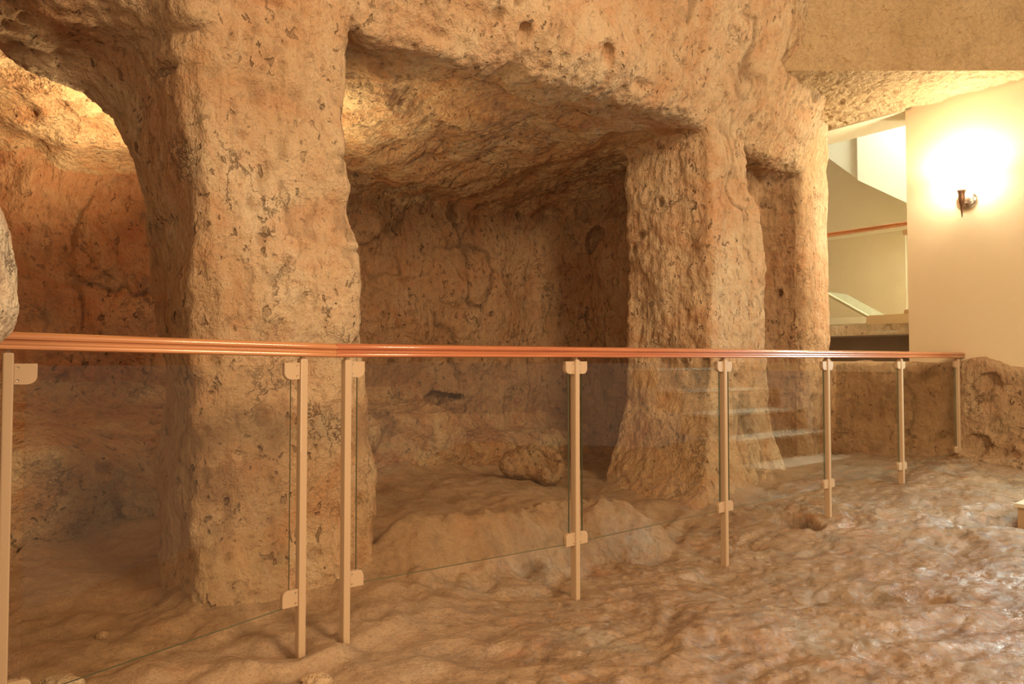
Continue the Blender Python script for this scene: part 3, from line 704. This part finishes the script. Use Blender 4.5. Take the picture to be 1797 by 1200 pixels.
def make_clamp(post, px_local, z_mid, side, top, base, h_=0.056, w_=0.052):
    bm = bmesh.new()
    pts = d_outline(w_, h_, 0.022, side < 0, not top)
    add_prism(bm, pts, (0, 0.024, 0), lambda p: (px_local + side * 0.0125 + p[0], -0.012, z_mid - h_ / 2 + p[1]))
    bmesh.ops.bevel(bm, geom=[e for e in bm.edges], offset=0.0012, segments=1, affect='EDGES')
    o = from_bm('glass_clamp', bm, M['metal'], post)
    for dz in (0.011, h_ - 0.011):
        bm = bmesh.new()
        add_lathe(bm, [(0.0, 0.0), (0.0036, 0.0), (0.0036, 0.0009), (0.0030, 0.0016), (0.0012, 0.0010), (0.0, 0.0010)], 8,
                  Matrix.Translation((px_local + side * 0.021, -0.0118, z_mid - h_ / 2 + dz)) @ Matrix.Rotation(math.pi / 2, 4, 'X'))
        # kept with the clamp it fastens
        me = bpy.data.meshes.new('screw'); bm.to_mesh(me); bm.free()
        bmc = bmesh.new(); bmc.from_mesh(o.data); n0 = len(bmc.faces); bmc.from_mesh(me); bmc.faces.ensure_lookup_table()
        for f in bmc.faces[n0:]: f.material_index = 1
        bmc.to_mesh(o.data); bmc.free(); bpy.data.meshes.remove(me)
    o.data.materials.append(M['screw'])
    return o
def make_post(root, p, z0, z1, clamps, zb, zt):
    """upright flat tube with a top tongue and a floor shoe; built at the post's place in the root's frame"""
    bm = bmesh.new(); add_box(bm, (-0.0125, -0.019, z0), (0.0125, 0.019, z1 - 0.012), 0.004)
    add_box(bm, (-0.006, -0.012, z1 - 0.02), (0.006, 0.012, z1), 0.0)
    o = from_bm('post', bm, M['metal'], root)
    o.matrix_local = Matrix.Translation(-root.location) @ frame((p[0], p[1], 0))
    for side in clamps:
        make_clamp(o, 0, zt, side, True, None)
        make_clamp(o, 0, zb, side, False, None)
    return o
def make_glass(root, p0, p1, z0a, z0b, z1):
    p0 = np.array(p0[:2]); p1 = np.array(p1[:2]); Lg = np.linalg.norm(p1 - p0); d = (p1 - p0) / Lg
    x0, x1, hy = GLX, Lg - GLX, 0.005
    bm = bmesh.new()
    add_prism(bm, [(x0, z0a), (x1, z0b), (x1, z1), (x0, z1)], (0, 2 * hy, 0), lambda q_: (q_[0], -hy, q_[1]))
    o = from_bm('glass_panel', bm, [M['glass'], M['glass_edge']], root)
    for f in o.data.polygons: f.material_index = 0 if abs(f.normal.y) > 0.9 else 1
    o.matrix_local = Matrix.Translation(-root.location) @ frame((p0[0], p0[1], 0), d)
    return o
def rail_pt(px, py):
    return at(px, py, rail_d(px))
def xy_at(px): return rail_pt(px, HOR)[:2]
# left section
L0, L1 = xy_at(14), xy_at(531)
root1 = empty('glass_balustrade', (L1[0], L1[1], floor_z(*L1)))
tag(root1, 'short glass balustrade section with light orange wooden handrail, running past the massive pillar', 'balustrade')
a = rail_pt(-160, 575.5); b = rail_pt(585.5, 602.5)
make_rail(a, b, 0, M['wood'], root1)
zt1 = 0.975
make_post(root1, L0, -0.02, at(14, 611, rail_d(14))[2] , (1,), 0.13, at(50, 656, rail_d(50))[2])
make_post(root1, L1, floor_z(*L1) - 0.02, rail_pt(531, 624)[2] + .002, (-1,), at(518, 1048, rail_d(518))[2], at(512, 651, rail_d(512))[2])
make_glass(root1, L0, L1, 0.105, at(518, 1063, rail_d(518))[2], at(300, 641, rail_d(300))[2])
# long section
PX = [608, 1009, 1269, 1450, 1579, 1679]
BOT = [1017, 944, 888, 848, 817, 788]
pts = [xy_at(x) for x in PX]
root2 = empty('glass_balustrade', (pts[0][0], pts[0][1], floor_z(*pts[0])))
tag(root2, 'long glass balustrade with reddish wooden handrail, running to the rock footing under the cream wall', 'balustrade')
a = rail_pt(585.5, 602.3); b = rail_pt(1690, 618)
make_rail(a, b, 0, M['wood_red'], root2)
ztop = a[2] - 0.05
for i, (x, p) in enumerate(zip(PX, pts)):
    z1 = a[2] + (b[2] - a[2]) * (p[0] - a[0]) / (b[0] - a[0]) - 0.046
    cl = (1,) if i == 0 else ((-1,) if i == len(PX) - 1 else (-1, 1))
    make_post(root2, p, floor_z(*p) - 0.03, z1, cl, at(x, BOT[i], rail_d(x))[2], 0.972)
for i in range(len(PX) - 1):
    za = at(PX[i], BOT[i], rail_d(PX[i]))[2]; zb_ = at(PX[i + 1], BOT[i + 1], rail_d(PX[i + 1]))[2]
    make_glass(root2, pts[i], pts[i + 1], za - 0.02, zb_ - 0.02, 0.992)

# upper balustrade in the stairwell
OFF = 0.80
r0 = wpix(1400, 418, OFF); r1 = wpix(1680, 381, OFF)
zr = (wpix(1465, 405, OFF)[1] + wpix(1592, 390, OFF)[1]) / 2
root3 = empty('glass_balustrade', wp(wpix(1595, 500, OFF)[0], OFF, z_c))
tag(root3, 'upper glass balustrade with thin wooden rail on the stairwell landing', 'balustrade')
make_rail(wp(r0[0], OFF, zr), wp(r1[0], OFF, zr), 0, M['wood'], root3)
sp = wpix(1598, 480, OFF)[0]
def make_post3(s):
    p = wp(s, OFF, 0); bm = bmesh.new(); add_box(bm, (-0.0125, -0.019, z_b), (0.0125, 0.019, zr - 0.045), 0.004)
    o = from_bm('post', bm, M['metal'], root3); o.matrix_local = Matrix.Translation(-root3.location) @ frame((p[0], p[1], 0), T)
    for side in (-1, 1):
        make_clamp(o, 0, wpix(1588, 408, OFF)[1], side, True, None); make_clamp(o, 0, wpix(1588, 548, OFF)[1], side, False, None)
for s in (sp, sp - 1.09): make_post3(s)
pz0 = wpix(1588, 548, OFF)[1] - 0.02; pz1 = wpix(1588, 404, OFF)[1]
make_glass(root3, wp(sp - 1.09, OFF, 0), wp(sp, OFF, 0), pz0, pz0, pz1)
# sloping glass cover beside the rock pillar
g0 = wpix(1440, 512, 0.96); g1 = wpix(1545, 570, 0.96)
root4 = empty('sloping_glass_cover', wp(g1[0], 0.96, z_b))
tag(root4, 'sloping greenish glass cover lying on the stone landing beside the slender pillar', 'glass cover')
def strip3(name, q0, q1, th, offa, offb, mat):
    bm = bmesh.new(); s0, z0 = q0; s1, z1 = q1
    for o_ in (offa, offb):
        pass
    a = [bm.verts.new(wp(s, o_, z)) for (s, z, o_) in ((s0, z0, offa), (s1, z1, offa), (s1, z1, offb), (s0, z0, offb))]
    b = [bm.verts.new(v_.co + Vector((0, 0, th))) for v_ in a]
    bm.faces.new(a); bm.faces.new(b[::-1])
    for i in range(4):
        j = (i + 1) % 4; bm.faces.new((a[i], b[i], b[j], a[j]))
    o = from_bm(name, bm, mat, root4); o.matrix_local = Matrix.Translation(-root4.location); return o
M['green_glass'] = plain('frosted_green_glass', (0.27, 0.29, 0.21), 0.2, 0.0, 40, 0.05)
strip3('glass_sheet', g0, (g1[0], z_b + 0.004), 0.012, 0.96, 1.6, M['green_glass'])
strip3('edge_strip', (g0[0], g0[1] + 0.012), (g1[0], z_b + 0.016), 0.02, 0.95, 0.99, M['beige'])
gs = wpix(1440, 562, 0.92)[0]; ge = wpix(1547, 566, 0.92)[0]
strip3('base_strip', (gs, z_b + 0.002), (ge - 0.02, z_b + 0.002), 0.028, 0.90, 0.94, M['stone_edge'])

# ------------------------------------------------------------------ wall lamp
s_l, z_l = wpix(1697, 352, 0.0)
base = wp(s_l, 0, z_l)
root5 = empty('wall_lamp', base); tag(root5, 'glowing glass wall sconce with round metal back plate on the cream wall', 'wall lamp')
LM = Matrix(((T[0], N[0], 0, 0), (T[1], N[1], 0, 0), (0, 0, 1, 0), (0, 0, 0, 1)))       # x along wall, y out of the wall
toY = LM @ Matrix.Rotation(-math.pi / 2, 4, 'X')
bm = bmesh.new(); add_lathe(bm, [(0.0, -0.002), (0.078, -0.002), (0.080, 0.006), (0.074, 0.016), (0.050, 0.026), (0.022, 0.032), (0.0, 0.033)], 32, toY)
pl = from_bm('back_plate', bm, M['chrome'], root5, smooth=True)
bm = bmesh.new(); add_lathe(bm, [(0.0, 0), (0.005, 0), (0.004, 0.004), (0.0, 0.005)], 10, LM @ Matrix.Translation((0.035, 0.027, 0.02)) @ Matrix.Rotation(-math.pi / 2, 4, 'X'))
from_bm('screw', bm, M['bronze'], pl, smooth=True)
LO = 0.125                                                       # how far the lamp holder stands off the wall
bm = bmesh.new()
pts_ = [Vector((0, 0.025, -0.015)), Vector((0, 0.05, -0.028)), Vector((0, 0.085, -0.03)), Vector((0, LO, -0.012))]
rings = []
for i, p in enumerate(pts_):
    d_ = (pts_[min(i + 1, 3)] - pts_[max(i - 1, 0)]).normalized(); xv = Vector((1, 0, 0)); zv = xv.cross(d_)
    rings.append([bm.verts.new(LM @ (p + (xv * math.cos(t) + zv * math.sin(t)) * 0.009)) for t in [k * math.pi / 5 for k in range(10)]])
for a, b in zip(rings, rings[1:]):
    for k in range(10): bm.faces.new((a[k], a[(k + 1) % 10], b[(k + 1) % 10], b[k]))
bm.faces.new(rings[0]); bm.faces.new(rings[-1])
from_bm('arm', bm, M['chrome'], root5, smooth=True)
HM = LM @ Matrix.Translation((0, LO, 0))
bm = bmesh.new(); add_lathe(bm, [(0.0, -0.165), (0.004, -0.15), (0.008, -0.10), (0.013, -0.06), (0.022, -0.035), (0.026, 0.0), (0.024, 0.03), (0.030, 0.055), (0.040, 0.075), (0.0, 0.078)], 20, HM)
from_bm('finial_holder', bm, M['bronze'], root5, smooth=True)
def emit(name, col, strength):
    t = NT(name); e = t.n('Emission', {'Color': col, 'Strength': strength}).outputs[0]
    t.t.links.new(e, t.out.inputs[0]); return t.m
t = NT('lit_frosted_glass')
em = t.n('Emission', {'Color': (1.0, 0.90, 0.68), 'Strength': 60.0}).outputs[0]
t.t.links.new(em, t.out.inputs[0]); M['shade'] = t.m
bm = bmesh.new()
prof = [(0.036, 0.070), (0.060, 0.085), (0.085, 0.115), (0.100, 0.155), (0.108, 0.20), (0.116, 0.235), (0.112, 0.235), (0.104, 0.20), (0.096, 0.155), (0.081, 0.118), (0.057, 0.090), (0.030, 0.078)]
add_lathe(bm, prof, 32, HM); from_bm('lamp_shade', bm, M['shade'], root5, smooth=True)
bm = bmesh.new(); add_lathe(bm, [(0.0, 0.076), (0.014, 0.078), (0.016, 0.10), (0.030, 0.13), (0.033, 0.155), (0.024, 0.18), (0.0, 0.19)], 20, HM)
from_bm('bulb', bm, emit('bulb_glow', (1.0, 0.80, 0.52), 60), root5, smooth=True)
lp = HM @ Vector((0, 0, 0.215)); light('wall_lamp_light', 'POINT', (base[0] + lp.x, base[1] + lp.y, base[2] + lp.z), 44, (1.0, 0.86, 0.58), 0.05)

# ------------------------------------------------------------------ steps beside the cream wall (only their corner shows)
c0 = at(1780, 883, 4.2)
sC = float((c0[:2] - A) @ T); oC = -float((c0[:2] - A) @ N)
root6 = empty('wooden_steps', (c0[0], c0[1], 0.0)); tag(root6, 'brown step with pale top at the edge of the rock floor, before the cream wall', 'steps')
for i in range(5):
    z1 = c0[2] + 0.20 * i; s0 = sC + 0.30 * i
    bm = bmesh.new(); wall_block(bm, s0 + 0.012, s0 + 0.33, -0.06 if i == 0 else z1 - 0.2, z1 - 0.022, oC + 0.012, -0.02)
    o = from_bm('riser', bm, M['step_side'], root6); o.matrix_local = Matrix.Translation(-root6.location)
    bm = bmesh.new(); wall_block(bm, s0, s0 + 0.33, z1 - 0.022, z1, oC, -0.02)
    o = from_bm('tread', bm, M['step_top'], root6); o.matrix_local = Matrix.Translation(-root6.location)

# ------------------------------------------------------------------ loose stones
def stone(px, py, Yd, r, label, mat, seed, grp=None):
    p = at(px, py, Yd); bm = bmesh.new(); bmesh.ops.create_icosphere(bm, subdivisions=3, radius=1)
    co = np.array([v_.co for v_ in bm.verts]); d = fbm(co[:, 0] + seed, co[:, 1], co[:, 2], 1.4, 3, seed)
    for v_, dd in zip(bm.verts, d): v_.co = Vector((v_.co.x * r[0], v_.co.y * r[1], v_.co.z * r[2])) * (1 + 0.16 * float(dd))
    o = from_bm('stone', bm, mat, None, smooth=True); o.location = (p[0], p[1], floor_z(p[0], p[1]) + r[2] * 0.45)
    tag(o, label, 'stone', grp); return o
stone(110, 1192, 2.05, (.065, .045, .03), 'pale loose stone at the foot of the leftmost balustrade post', M['rock_pale'], 3)
stone(178, 1118, 2.42, (.022, .02, .014), 'small pinkish pebble on the brown floor behind the short balustrade', M['rock'], 5)
stone(556, 1192, 2.12, (.05, .03, .02), 'tan loose stone on the floor in front of the balustrade joint', M['rock'], 8)
